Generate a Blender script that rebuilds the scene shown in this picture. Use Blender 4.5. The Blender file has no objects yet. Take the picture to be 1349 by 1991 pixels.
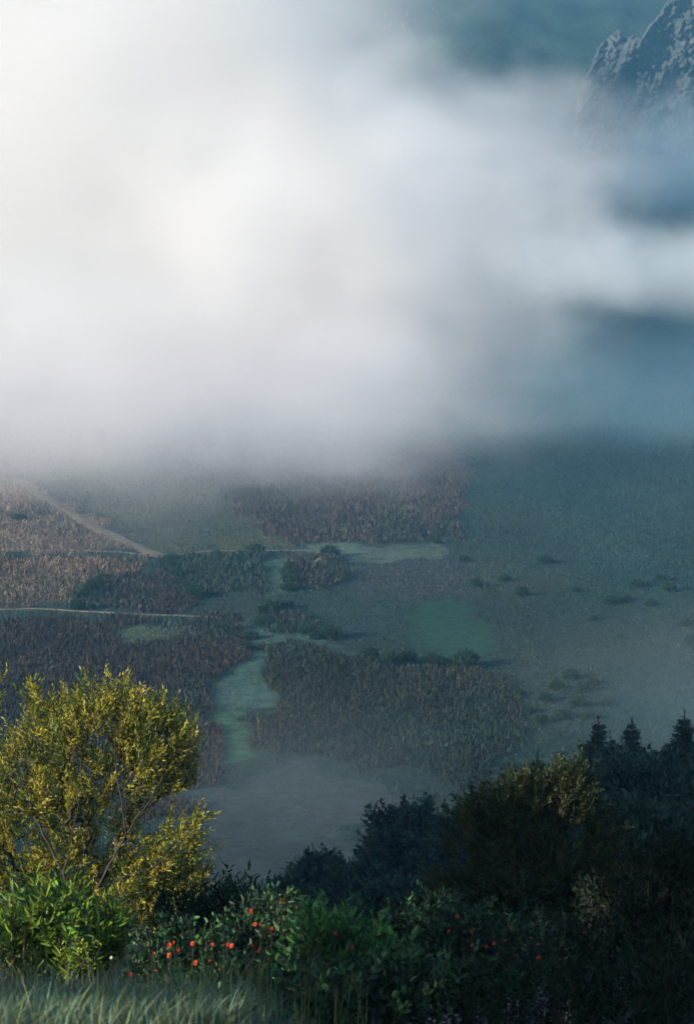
import bpy, math
import numpy as np
from mathutils import Vector, Matrix

R = math.radians
rng = np.random.default_rng(7)
S = bpy.context.scene
COL = S.collection

# ------------------------------------------------------------------ camera
CAM_Z = 51.5
PW, PH = 1349.0, 1991.0
FPX = PH / 2 / math.tan(R(15))              # focal length in photo pixels
PITCH = math.atan((PH / 2 - 500) / FPX)     # horizon sits at photo row 500
cam_d = bpy.data.cameras.new('camera')
cam = bpy.data.objects.new('camera', cam_d); COL.objects.link(cam)
cam_d.sensor_fit = 'VERTICAL'; cam_d.sensor_height = 36.0
cam_d.lens = 18.0 / math.tan(R(15))
cam_d.clip_start = 0.3; cam_d.clip_end = 6000
cam_d.dof.use_dof = True; cam_d.dof.focus_distance = 30; cam_d.dof.aperture_fstop = 4.5
cam.location = (0, 0, CAM_Z); cam.rotation_euler = (R(90) - PITCH, 0, 0)
S.camera = cam

# ------------------------------------------------------------------ light
SUN_EL = R(17)
SUN_H = Vector((-0.84, -0.54)).normalized()
TO_SUN = Vector((SUN_H.x * math.cos(SUN_EL), SUN_H.y * math.cos(SUN_EL), math.sin(SUN_EL)))
w = bpy.data.worlds.new('World'); S.world = w; w.use_nodes = True
nt = w.node_tree
sky = nt.nodes.new('ShaderNodeTexSky'); sky.sky_type = 'NISHITA'; sky.sun_disc = False
sky.sun_elevation = SUN_EL; sky.sun_rotation = math.atan2(TO_SUN.x, TO_SUN.y) % (2 * math.pi)
nt.links.new(sky.outputs[0], nt.nodes['Background'].inputs[0])
nt.nodes['Background'].inputs[1].default_value = 0.12
sd = bpy.data.lights.new('sun', 'SUN'); sun = bpy.data.objects.new('sun', sd); COL.objects.link(sun)
sd.energy = 5.0; sd.angle = R(0.6); sd.color = (1.0, 0.90, 0.76)
sun.rotation_euler = (-TO_SUN).to_track_quat('-Z', 'Y').to_euler()
S.view_settings.view_transform = 'Standard'; S.view_settings.look = 'None'
S.view_settings.exposure = 1.05; S.view_settings.gamma = 1.0

c = S.cycles
c.use_adaptive_sampling = True; c.adaptive_threshold = 0.03
c.use_denoising = True
c.max_bounces = 18; c.diffuse_bounces = 2; c.glossy_bounces = 1; c.transmission_bounces = 3
c.transparent_max_bounces = 6; c.volume_bounces = 16
c.volume_step_rate = 0.35; c.volume_max_steps = 256
c.sample_clamp_indirect = 6.0

# ------------------------------------------------------------------ helpers
sp, cp = math.sin(PITCH), math.cos(PITCH)
def at(px, py, dist):
    """world point seen at photo pixel (px,py), at the forward (Y) distance dist"""
    u = (np.asarray(px, float) - PW / 2) / FPX; v = (PH / 2 - np.asarray(py, float)) / FPX
    dx, dy, dz = u, cp + v * sp, -sp + v * cp
    k = dist / dy
    return np.stack([dx * k, dy * k, CAM_Z + dz * k], -1)
def on_floor(px, py, z=0.0):
    u = (np.asarray(px, float) - PW / 2) / FPX; v = (PH / 2 - np.asarray(py, float)) / FPX
    dx, dy, dz = u, cp + v * sp, -sp + v * cp
    k = (z - CAM_Z) / dz
    return np.stack([dx * k, dy * k], -1)

def _hash(ix, iy, seed):
    h = (ix.astype(np.int64) * 374761393 + iy.astype(np.int64) * 668265263 + seed * 1442695041) & 0xffffffff
    h = ((h ^ (h >> 13)) * 1274126177) & 0xffffffff
    return ((h ^ (h >> 16)) & 0xffff) / 65535.0
def vnoise(x, y, seed=0):
    x = np.asarray(x, float); y = np.asarray(y, float)
    ix = np.floor(x); iy = np.floor(y); fx = x - ix; fy = y - iy
    fx = fx * fx * (3 - 2 * fx); fy = fy * fy * (3 - 2 * fy)
    a = _hash(ix, iy, seed); b = _hash(ix + 1, iy, seed); cc = _hash(ix, iy + 1, seed); d = _hash(ix + 1, iy + 1, seed)
    return (a + (b - a) * fx) * (1 - fy) + (cc + (d - cc) * fx) * fy
def fbm(x, y, o=4, seed=0):
    s = 0; a = 0.5
    for k in range(o):
        s = s + a * (vnoise(x * 2 ** k, y * 2 ** k, seed + k) - 0.5); a *= 0.5
    return s * 2                                  # about -1..1

PY = np.array([-260, -60, -20, 0, 6, 9, 12, 14.5, 20, 28, 40, 60, 90, 120, 150, 180, 300, 500, 580, 640, 720, 820, 950, 1150, 1500])
PZ = np.array([90, 60, 52, 49.8, 48.8, 47.75, 46.7, 45.1, 41.6, 36.8, 29, 19.5, 10, 4, 1.0, 0, 0, 0.5, 3, 15, 66, 140, 215, 270, 300])
def terrain(x, y):
    x = np.asarray(x, float); y = np.asarray(y, float)
    z = np.interp(y, PY, PZ)
    far = np.clip((y - 660) / 160, 0, 1)
    z = z + far * (fbm(x / 90, y / 90, 5, 3) * 26 + x * 0.05)
    along = 1 / (1 + np.exp(-(y + 95) / 4.0))      # unseen ridge added at left, crest shaped to cast shade on the slope
    z = z + along * np.exp(-((x + 215) / 48) ** 2) * np.interp(y, [-100, -60, -32, -18, 0, 20, 60, 110], [72, 68, 64, 46, 20, 11, 10, 0]) * (1 + .16 * fbm(x / 30, y / 13, 5, 61))
    z = z + 60 * np.clip((-x - 330) / 300, 0, 1) ** 1.2 * 1.0
    z = z + 70 * np.clip((x - 130) / 250, 0, 1) ** 1.5
    near = np.clip((150 - y) / 120, 0, 1)
    z = z + near * np.clip((x - 4) / 40, 0, 1) * 7                              # spur falling from the right
    z = z - .9 * np.clip((x + .6) / 1.6, 0, 1) * np.clip((15 - y) / 4, 0, 1) * np.clip((y - 3) / 4, 0, 1)   # bank falls off right of the grass
    z = z + fbm(x / 14, y / 14, 3, 11) * 0.35 * np.clip((y - 3) / 30, 0.15, 1)
    return z
def tz(x, y): return float(terrain(np.array([x]), np.array([y]))[0])

def mesh_obj(name, verts, faces, mat=None, parent=None, cols=None, smooth=False, loc=None):
    """faces: an (n,k) int array or list of such arrays"""
    if isinstance(faces, np.ndarray): faces = [faces]
    faces = [np.asarray(f, dtype=np.int32) for f in faces if len(f)]
    verts = np.asarray(verts, dtype=np.float32)
    me = bpy.data.meshes.new(name)
    me.vertices.add(len(verts)); me.vertices.foreach_set('co', verts.ravel())
    tot = np.concatenate([np.full(len(f), f.shape[1], np.int32) for f in faces])
    idx = np.concatenate([f.ravel() for f in faces])
    me.loops.add(len(idx)); me.loops.foreach_set('vertex_index', idx)
    me.polygons.add(len(tot)); st = np.concatenate([[0], np.cumsum(tot)[:-1]]).astype(np.int32)
    me.polygons.foreach_set('loop_start', st); me.polygons.foreach_set('loop_total', tot)
    if smooth: me.polygons.foreach_set('use_smooth', np.ones(len(tot), bool))
    me.update(calc_edges=True); me.validate()
    if cols is not None:
        a = me.color_attributes.new('col', 'FLOAT_COLOR', 'POINT')
        c4 = np.ones((len(verts), 4), np.float32); c4[:, :3] = cols
        a.data.foreach_set('color', c4.ravel())
    o = bpy.data.objects.new(name, me); COL.objects.link(o)
    if mat: me.materials.append(mat)
    if parent: o.parent = parent
    if loc is not None: o.location = loc
    return o
def tag(o, label=None, cat=None, group=None, kind=None):
    if label: o['label'] = label
    if cat: o['category'] = cat
    if group: o['group'] = group
    if kind: o['kind'] = kind
    return o
def empty(name, loc, label, cat, group=None):
    o = bpy.data.objects.new(name, None); COL.objects.link(o); o.location = loc; o.empty_display_size = 0.3
    return tag(o, label, cat, group)
def copy_tree(o, parent=None):
    n = o.copy(); COL.objects.link(n); n.parent = parent
    for ch in list(o.children): copy_tree(ch, n)
    return n

# ------------------------------------------------------------------ materials
def new_mat(name):
    m = bpy.data.materials.new(name); m.use_nodes = True
    return m, m.node_tree, m.node_tree.nodes['Principled BSDF']
def leaf_mat(name, trans=0.35, rough=0.45, var=0.35, spec=0.3):
    m, t, p = new_mat(name)
    at_ = t.nodes.new('ShaderNodeAttribute'); at_.attribute_name = 'col'
    geo = t.nodes.new('ShaderNodeNewGeometry')
    no = t.nodes.new('ShaderNodeTexNoise'); no.inputs['Scale'].default_value = 1.7; no.inputs['Detail'].default_value = 3
    t.links.new(geo.outputs['Position'], no.inputs['Vector'])
    mr = t.nodes.new('ShaderNodeMapRange'); mr.inputs[1].default_value = 0.3; mr.inputs[2].default_value = 0.7
    mr.inputs[3].default_value = 1 - var; mr.inputs[4].default_value = 1 + var
    t.links.new(no.outputs[0], mr.inputs[0])
    mx = t.nodes.new('ShaderNodeVectorMath'); mx.operation = 'SCALE'
    t.links.new(at_.outputs['Color'], mx.inputs[0]); t.links.new(mr.outputs[0], mx.inputs['Scale'])
    t.links.new(mx.outputs[0], p.inputs['Base Color'])
    p.inputs['Roughness'].default_value = rough; p.inputs['Specular IOR Level'].default_value = spec
    tr = t.nodes.new('ShaderNodeBsdfTranslucent'); t.links.new(mx.outputs[0], tr.inputs[0])
    ms = t.nodes.new('ShaderNodeMixShader'); ms.inputs[0].default_value = trans
    t.links.new(p.outputs[0], ms.inputs[1]); t.links.new(tr.outputs[0], ms.inputs[2])
    t.links.new(ms.outputs[0], t.nodes['Material Output'].inputs[0])
    return m
def noisy_mat(name, c1, c2, scale, rough=0.9, bump=0.3, stretch=(1, 1, 1), attr=False, detail=6, bdist=0.05):
    m, t, p = new_mat(name)
    geo = t.nodes.new('ShaderNodeNewGeometry')
    mp = t.nodes.new('ShaderNodeMapping'); mp.inputs['Scale'].default_value = stretch
    t.links.new(geo.outputs['Position'], mp.inputs[0])
    no = t.nodes.new('ShaderNodeTexNoise'); no.inputs['Scale'].default_value = scale; no.inputs['Detail'].default_value = detail
    no.inputs['Roughness'].default_value = 0.65
    t.links.new(mp.outputs[0], no.inputs['Vector'])
    rp = t.nodes.new('ShaderNodeValToRGB')
    rp.color_ramp.elements[0].position = 0.32; rp.color_ramp.elements[1].position = 0.68
    rp.color_ramp.elements[0].color = (*c1, 1); rp.color_ramp.elements[1].color = (*c2, 1)
    t.links.new(no.outputs[0], rp.inputs[0])
    out = rp.outputs[0]
    if attr:
        a = t.nodes.new('ShaderNodeAttribute'); a.attribute_name = 'col'
        mu = t.nodes.new('ShaderNodeVectorMath'); mu.operation = 'MULTIPLY'
        t.links.new(a.outputs['Color'], mu.inputs[0]); t.links.new(out, mu.inputs[1]); out = mu.outputs[0]
    t.links.new(out, p.inputs['Base Color'])
    p.inputs['Roughness'].default_value = rough; p.inputs['Specular IOR Level'].default_value = 0.15
    b = t.nodes.new('ShaderNodeBump'); b.inputs['Strength'].default_value = bump; b.inputs['Distance'].default_value = bdist
    t.links.new(no.outputs[0], b.inputs['Height']); t.links.new(b.outputs[0], p.inputs['Normal'])
    return m

M_LEAF = leaf_mat('leaf', 0.38)
M_DARKLEAF = leaf_mat('dark_leaf', 0.12, 0.75, 0.3, 0.06)
M_NEEDLE = leaf_mat('needle', 0.08, 0.7, 0.3, 0.1)
M_GRASS = leaf_mat('grass_blade', 0.3, 0.6, 0.25, 0.2)
M_REED = leaf_mat('reed_blade', 0.15, 0.8, 0.3, 0.1)
M_PETAL = leaf_mat('petal', 0.25, 0.6, 0.15, 0.2)
M_BARK = noisy_mat('bark', (0.05, 0.038, 0.03), (0.17, 0.12, 0.085), 9, 0.9, 0.5, (1, 1, 0.25))
M_DARKBARK = noisy_mat('dark_bark', (0.025, 0.022, 0.02), (0.07, 0.06, 0.05), 6, 0.9, 0.5, (1, 1, 0.25))
M_GROUND = noisy_mat('ground_cover', (0.55, 0.55, 0.55), (1.45, 1.4, 1.3), 0.55, 0.95, 0.8, (1, 1, 1), True, 9, 0.4)
M_PATH = noisy_mat('pale_track', (0.07, 0.058, 0.04), (0.19, 0.15, 0.11), 0.5, 0.95, 0.3, (1, 1, 1), False, 8)
M_ROCK = noisy_mat('grey_rock', (0.025, 0.035, 0.035), (0.10, 0.095, 0.09), 0.12, 0.9, .8, (1.0, 1.0, 0.4), False, 9, 2.0)

# ------------------------------------------------------------------ field map (albedo of the vegetation on the valley floor, with some glow and mist put in)
FIELDS = [  # outline in photo pixels thrown on the valley floor; albedo; reed height; reed cover
 ('upland',  [(-300,860),(850,860),(930,930),(800,1000),(-300,1000)], (.055,.046,.040), .9, .6),
 ('rust_glow',    [(-300,930),(50,940),(285,1072),(-300,1072)], (.128,.094,.072), 1.2, .8),  # brown reeds, albedo lifted to carry the glow at the left edge
 ('green',   [(70,935),(300,1070),(560,1072),(600,1000),(430,950),(200,890)], (.050,.056,.030), .8, .5),
 ('mauve',   [(430,960),(700,920),(900,940),(905,1056),(590,1062),(555,1070)], (.046,.036,.030), 1.6, .9),
 ('warm_glow',    [(-300,1082),(150,1088),(310,1092),(190,1140),(140,1182),(-300,1178)], (.125,.085,.060), 1.5, 1.0),  # left-hand glow mixed into the brown of these reeds as well
 ('brown2',  [(145,1188),(180,1142),(222,1118),(340,1122),(385,1165),(330,1192)], (.034,.027,.024), 1.6, 1.0),
 ('copse',   [(322,1092),(400,1076),(505,1078),(520,1100),(500,1120),(505,1160),(450,1164),(370,1162),(345,1130)], (.026,.036,.024), 2.0, 1.0),
 ('pale3',   [(505,1085),(565,1085),(560,1160),(505,1158)], (.05,.085,.058), .7, .5),
 ('brown3',  [(562,1092),(650,1085),(682,1108),(640,1152),(560,1152)], (.036,.032,.024), 2.0, 1.0),
 ('slate',   [(684,1090),(900,1084),(925,1140),(880,1162),(690,1164)], (.034,.040,.040), .8, .7),
 ('strip',   [(588,1066),(840,1062),(862,1050),(875,1066),(865,1086),(600,1086)], (.060,.085,.065), .4, .4),
 ('dark4',   [(508,1196),(530,1184),(556,1182),(575,1200),(650,1240),(600,1247),(540,1228),(512,1222)], (.026,.032,.024), 1.8, 1.0),
 ('meadow',  [(765,1245),(820,1185),(880,1166),(945,1205),(955,1262),(930,1290),(830,1286)], (.014,.050,.029), .35, .5),
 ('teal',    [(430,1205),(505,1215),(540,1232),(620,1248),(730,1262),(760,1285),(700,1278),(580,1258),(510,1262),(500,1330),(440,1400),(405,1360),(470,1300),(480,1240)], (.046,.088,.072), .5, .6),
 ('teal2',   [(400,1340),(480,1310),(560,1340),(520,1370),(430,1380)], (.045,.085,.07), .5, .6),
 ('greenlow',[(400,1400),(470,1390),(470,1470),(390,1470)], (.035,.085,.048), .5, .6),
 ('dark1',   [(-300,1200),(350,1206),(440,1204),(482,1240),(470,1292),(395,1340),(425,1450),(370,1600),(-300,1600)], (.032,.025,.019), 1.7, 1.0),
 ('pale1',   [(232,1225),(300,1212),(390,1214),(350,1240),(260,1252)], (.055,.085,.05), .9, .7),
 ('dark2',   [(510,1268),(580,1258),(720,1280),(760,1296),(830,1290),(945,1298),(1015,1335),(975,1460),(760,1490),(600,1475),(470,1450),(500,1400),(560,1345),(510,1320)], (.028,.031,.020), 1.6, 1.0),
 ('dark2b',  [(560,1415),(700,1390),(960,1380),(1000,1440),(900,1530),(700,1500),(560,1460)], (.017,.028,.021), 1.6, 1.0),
 ('mistbed', [(380,1520),(560,1490),(760,1530),(740,1600),(560,1750),(380,1760)], (.030,.044,.043), .35, .5),  # ground colour made paler here to stand in for mist
 ('scrubR',  [(1000,1280),(1180,1260),(1180,1420),(1010,1440)], (.030,.044,.034), .8, .6),
]
POLY = [(n, on_floor(*np.array(p, float).T), np.array(a), h, cov) for n, p, a, h, cov in FIELDS]
def inside(poly, x, y):
    r = np.zeros(x.shape, bool); n = len(poly)
    for i in range(n):
        x1, y1 = poly[i]; x2, y2 = poly[(i + 1) % n]
        k = ((y1 > y) != (y2 > y)) & (x < (x2 - x1) * (y - y1) / (y2 - y1 + 1e-9) + x1)
        r ^= k
    return r
def field_at(x, y):
    wx = x + fbm(x / 6, y / 10, 5, 21) * 3.6; wy = y + fbm(x / 6, y / 10, 5, 57) * 11.0
    base = np.array((.020, .038, .031))
    n = fbm(x / 16, y / 34, 4, 5)[..., None]
    col = base * (1 + .35 * n) + np.array((.012, .004, -.003)) * fbm(x / 25, y / 50, 3, 77)[..., None]
    h = np.full(x.shape, .8); cov = np.full(x.shape, .6)
    for nme, poly, a, hh, cc in POLY:
        k = inside(poly, wx, wy)
        m_ = np.clip(fbm(x[k] / 9, y[k] / 20, 4, 83) * .9 + .12, 0, .6)[..., None]
        col[k] = (a * (1 - m_) + col[k] * m_) * (1 + .3 * n[k]); h[k] = hh; cov[k] = cc
    return np.clip(col, .008, 1), h, cov

def sheet(name, xs, ys, mat, zoff=0, colf=None):
    X, Y = np.meshgrid(xs, ys); Z = terrain(X, Y) + zoff
    v = np.stack([X, Y, Z], -1).reshape(-1, 3); nx, ny = len(xs), len(ys)
    i = np.arange(nx * ny).reshape(ny, nx)
    f = np.stack([i[:-1, :-1], i[:-1, 1:], i[1:, 1:], i[1:, :-1]], -1).reshape(-1, 4)
    return mesh_obj(name, v, f, mat, cols=colf(X.ravel(), Y.ravel()), smooth=True)
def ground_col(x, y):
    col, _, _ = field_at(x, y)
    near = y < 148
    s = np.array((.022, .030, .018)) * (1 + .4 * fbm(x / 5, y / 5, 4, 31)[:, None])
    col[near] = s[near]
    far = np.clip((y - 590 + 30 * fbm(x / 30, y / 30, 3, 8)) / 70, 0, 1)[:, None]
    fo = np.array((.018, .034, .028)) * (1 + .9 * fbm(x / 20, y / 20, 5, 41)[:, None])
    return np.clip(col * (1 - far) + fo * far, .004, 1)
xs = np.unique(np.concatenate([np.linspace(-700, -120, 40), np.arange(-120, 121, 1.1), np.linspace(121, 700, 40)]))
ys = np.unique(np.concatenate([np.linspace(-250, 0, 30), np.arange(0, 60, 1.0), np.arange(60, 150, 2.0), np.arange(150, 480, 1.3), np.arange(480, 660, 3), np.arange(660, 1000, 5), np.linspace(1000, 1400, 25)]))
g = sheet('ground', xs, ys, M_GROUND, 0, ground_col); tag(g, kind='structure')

# tracks crossing the valley floor
TRACKS = []
def path(name, pts, width):
    p = on_floor(*np.array(pts, float).T)
    t = np.linspace(0, len(p) - 1, 90); q = np.stack([np.interp(t, np.arange(len(p)), p[:, k]) for k in (0, 1)], -1)
    for _ in range(6): q[1:-1] = (q[:-2] + q[1:-1] * 2 + q[2:]) / 4
    d = np.gradient(q, axis=0); d /= np.linalg.norm(d, axis=1)[:, None]; nn = np.stack([-d[:, 1], d[:, 0]], -1)
    wob = 1 + .8 * fbm(t * 1.3, t * 0, 3, 9)
    rows = []
    for s in (-1, -.35, .35, 1):
        a = q + nn * (s * width / 2 * wob)[:, None]
        rows.append(np.stack([a[:, 0], a[:, 1], terrain(a[:, 0], a[:, 1]) + (.14 if abs(s) < .9 else -.05)], -1))
    v = np.stack(rows, 1).reshape(-1, 3); i = np.arange(len(v)).reshape(-1, 4)
    f = np.concatenate([np.stack([i[:-1, k], i[:-1, k + 1], i[1:, k + 1], i[1:, k]], -1) for k in range(3)])
    TRACKS.append((q, width))
    return tag(mesh_obj(name, v, f, M_PATH, smooth=True), kind='structure')
path('path', [(30,935),(90,972),(160,1015),(230,1050),(310,1082)], 3.6)
path('path', [(310,1084),(240,1076),(150,1073),(-60,1068)], 1.0)
path('path', [(-60,1186),(60,1184),(150,1190),(300,1198),(430,1200)], .7)
path('path', [(310,1084),(400,1072),(500,1070),(600,1070)], 1.1)

# reeds and scrub covering the fields
def reeds():
    n = 620000
    y = 150 + (640 - 150) * rng.random(n) ** 1.25
    x = (rng.random(n) * 2 - 1) * (y * 0.205 + 4)
    col, h, cov = field_at(x, y)
    k = rng.random(n) < cov * np.clip(230 / y, .3, 1) * np.clip((645 - y) / 90, 0, 1)
    for q, w_ in TRACKS:
        for a_ in q: k &= (x - a_[0]) ** 2 + ((y - a_[1]) * .7) ** 2 > (w_ * .42) ** 2
    x, y, col, h = x[k], y[k], col[k], h[k]; n = len(x)
    z = terrain(x, y)
    hh = h * rng.uniform(.22, .75, n) * np.clip(y / 300, .7, 1.3) * (1 + .45 * fbm(x / 4, y / 6, 3, 91)); wd = rng.uniform(.06, .18, n) * np.sqrt(h) * np.clip(y / 300, .7, 1.3)
    az = rng.uniform(0, math.pi, n); ca, sa = np.cos(az) * wd / 2, np.sin(az) * wd / 2
    lean = rng.normal(0, .22, (n, 2)) * hh[:, None]
    b = np.stack([x, y, z - .05], -1)
    v = np.empty((n, 4, 3))
    v[:, 0] = b + np.stack([-ca, -sa, 0 * ca], -1) * .6; v[:, 1] = b + np.stack([ca, sa, 0 * ca], -1) * .6
    mid = b + np.stack([lean[:, 0] * .5, lean[:, 1] * .5, hh * .65], -1)
    v[:, 2] = mid + np.stack([ca, sa, 0 * ca], -1); v[:, 3] = b + np.stack([lean[:, 0] * 1.2 - ca * .6, lean[:, 1] * 1.2 - sa * .6, hh], -1)
    f = np.arange(n * 4).reshape(n, 4)
    cc = col * rng.lognormal(0.02, .36, n)[:, None] * np.array((1.05, 1.0, .95)) ** rng.normal(0, 1.5, n)[:, None]
    o = mesh_obj('reeds', v.reshape(-1, 3), f, M_REED, cols=np.repeat(np.clip(cc, .005, .5), 4, 0))
    tag(o, 'brown and green reeds and rough grass covering the valley fields', 'reeds', kind='stuff')
reeds()

# ------------------------------------------------------------------ plants
def tubes(chains, sides=6):
    V, F, off = [], [], 0
    ang = np.arange(sides) * 2 * math.pi / sides
    for pts, rad in chains:
        pts = np.asarray(pts, float); rad = np.asarray(rad, float)
        if len(pts) < 2: continue
        d = np.gradient(pts, axis=0); d /= np.linalg.norm(d, axis=1)[:, None] + 1e-9
        ref = np.array([0.3, 1, 0.1]) if abs(d[0][1]) < .8 else np.array([1, .2, 0])
        u = np.cross(d, ref); u /= np.linalg.norm(u, axis=1)[:, None] + 1e-9; vv = np.cross(d, u)
        ring = pts[:, None] + (u[:, None] * np.cos(ang)[None, :, None] + vv[:, None] * np.sin(ang)[None, :, None]) * rad[:, None, None]
        n = len(pts); V.append(ring.reshape(-1, 3)); i = off + np.arange(n * sides).reshape(n, sides); j = np.roll(i, -1, 1)
        F.append(np.stack([i[:-1], j[:-1], j[1:], i[1:]], -1).reshape(-1, 4)); off += n * sides
    return np.concatenate(V), np.concatenate(F)

def leaf_mesh(pos, d, L, W, col, fold=.25, droop=.0):
    n = len(pos); d = d / (np.linalg.norm(d, axis=1)[:, None] + 1e-9)
    r = rng.normal(size=(n, 3)); s = np.cross(d, r); s /= np.linalg.norm(s, axis=1)[:, None] + 1e-9; nn = np.cross(s, d)
    L = np.broadcast_to(L, (n,))[:, None]; W = np.broadcast_to(W, (n,))[:, None] / 2
    v = np.empty((n, 6, 3))
    v[:, 0] = pos; v[:, 1] = pos + d * L + nn * (-droop * L)
    up = nn * (W * fold)
    v[:, 2] = pos + d * L * .3 - s * W + up; v[:, 3] = pos + d * L * .7 - s * W * .75 + up
    v[:, 4] = pos + d * L * .3 + s * W + up; v[:, 5] = pos + d * L * .7 + s * W * .75 + up
    i = np.arange(n)[:, None] * 6
    f = np.concatenate([i + np.array([[0, 1, 3, 2]]), i + np.array([[0, 4, 5, 1]])])
    return v.reshape(-1, 3), f, np.repeat(np.clip(col, .003, .9), 6, 0)

def lobe(px, py, dist, rx, ry, depth):
    return at(px, py, dist), np.array([rx * dist / FPX, depth, ry * dist / FPX])
def sample_lobes(lobes, n, shell=.45):
    vol = np.array([np.prod(r) ** .8 for _, r in lobes]); k = rng.choice(len(lobes), n, p=vol / vol.sum())
    d = rng.normal(size=(n, 3)); d /= np.linalg.norm(d, axis=1)[:, None]
    rr = (shell + (1 - shell) * rng.random(n)) ** .7
    c = np.array([l[0] for l in lobes])[k]; r = np.array([l[1] for l in lobes])[k]
    return c + d * r * rr[:, None], d

def branch_out(limbs, tips, tip_r):
    """limbs: list of (points, base radius); tips join the nearest node nearer the root; returns limb chains and branch chains"""
    P, par = [], []
    limb_ids = []
    for pts, join in limbs:
        ids = []
        pts = np.asarray(pts, float); t = np.linspace(0, len(pts) - 1, max(2, int(4 * (len(pts) - 1)) + 1))
        q = np.stack([np.interp(t, np.arange(len(pts)), pts[:, a]) for a in range(3)], -1)
        for _ in range(3): q[1:-1] = (q[:-2] + 2 * q[1:-1] + q[2:]) / 4
        q[1:-1] += rng.normal(0, .004 * np.linalg.norm(q[-1] - q[0]), q[1:-1].shape)
        prev = -1
        if join and P:
            prev = int(np.argmin(np.linalg.norm(np.array(P) - q[0], axis=1)))
        for p in q:
            P.append(p); par.append(prev); prev = len(P) - 1; ids.append(prev)
        limb_ids.append(ids)
    nlimb = len(P); weight = np.zeros(nlimb + len(tips) * 4)
    base = np.mean([l[0][0] for l in limbs], axis=0)
    order = np.argsort(np.linalg.norm(tips - base, axis=1))
    PA = np.zeros((nlimb + len(tips) * 4, 3)); PA[:nlimb] = P; cnt = nlimb
    tipdir = np.zeros((len(tips), 3))
    for i in order:
        t = tips[i]
        dv = t - PA[:cnt]; ds = np.linalg.norm(dv, axis=1)
        cost = ds + np.where(dv[:, 2] < 0, -dv[:, 2] * 1.2, 0) + .02 * np.linalg.norm(PA[:cnt] - base, axis=1)
        j = int(np.argmin(cost)); a = PA[j]; m = 3 if ds[j] > .3 * np.linalg.norm(tips.max(0) - tips.min(0)) * .3 else 2
        prev = j
        for s in range(1, m + 1):
            u = s / m; q = a + (t - a) * u; q[2] -= .10 * ds[j] * math.sin(math.pi * u); q += rng.normal(0, .03 * ds[j], 3) * (s < m)
            PA[cnt] = q; par.append(prev); prev = cnt; cnt += 1
        tipdir[i] = t - PA[par[prev]]
    weight = np.zeros(cnt); kids = [[] for _ in range(cnt)]
    for k in range(cnt):
        if par[k] >= 0: kids[par[k]].append(k)
    for k in range(cnt - 1, -1, -1):
        if not kids[k]: weight[k] = max(weight[k], 1)
        if par[k] >= 0: weight[par[k]] += weight[k]
    rad = tip_r * weight ** .48
    # chains
    lc = []; used = np.zeros(cnt, bool)
    for ids in limb_ids:
        pts = [PA[k] for k in ids]; rr = [rad[k] for k in ids]
        if par[ids[0]] >= 0: pts = [PA[par[ids[0]]]] + pts; rr = [rr[0]] + rr
        used[ids] = True; lc.append((pts, np.maximum.accumulate(rr[::-1])[::-1]))
    bc = []
    for k in range(cnt):
        if used[k]: continue
        pts = [PA[par[k]], PA[k]]; rr = [min(rad[k] * 1.05, rad[par[k]]), rad[k]]; used[k] = True; q = k
        while True:
            nx = [z for z in kids[q] if not used[z]]
            if not nx: break
            q = max(nx, key=lambda z: weight[z]); used[q] = True; pts.append(PA[q]); rr.append(rad[q])
        bc.append((pts, rr))
    return lc, bc, tipdir

def palette(cols, n, jit=.18):
    cols = np.array(cols); k = rng.integers(0, len(cols), n)
    return cols[k] * rng.lognormal(0, jit, n)[:, None]

def twig_leaves(tips, dirs, per, length, L, W, cols, spread=.7, up=.6, jit=.2):
    n = len(tips)
    d = dirs / (np.linalg.norm(dirs, axis=1)[:, None] + 1e-9) + np.array([0, 0, up]) + rng.normal(0, .25, (n, 3))
    d /= np.linalg.norm(d, axis=1)[:, None]
    u = np.tile(np.linspace(-.35, 1, per), (n, 1)); u += rng.normal(0, .05, u.shape)
    ll = length * rng.uniform(.6, 1.3, n)
    pos = tips[:, None] + d[:, None] * (u * ll[:, None])[..., None] + rng.normal(0, length * .07, (n, per, 3))
    rd = rng.normal(size=(n, per, 3)); rd -= (rd * d[:, None]).sum(-1, keepdims=True) * d[:, None]
    rd /= np.linalg.norm(rd, axis=-1, keepdims=True) + 1e-9
    ld = d[:, None] * (1 - .35 * (1 - u[..., None])) + rd * spread
    tw = palette(cols, n, jit)
    c = np.repeat(tw, per, 0) * rng.lognormal(0, jit, n * per)[:, None]
    sz = rng.uniform(.65, 1.2, n * per)
    v, f, cc = leaf_mesh(pos.reshape(-1, 3), ld.reshape(-1, 3), L * sz, W * sz, c, .3, .1)
    st = [(np.stack([t - dd * l * .4, t + dd * l * .9]), [.004 + L * .03, .002]) for t, dd, l in zip(tips, d, ll)]
    return v, f, cc, st

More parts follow.
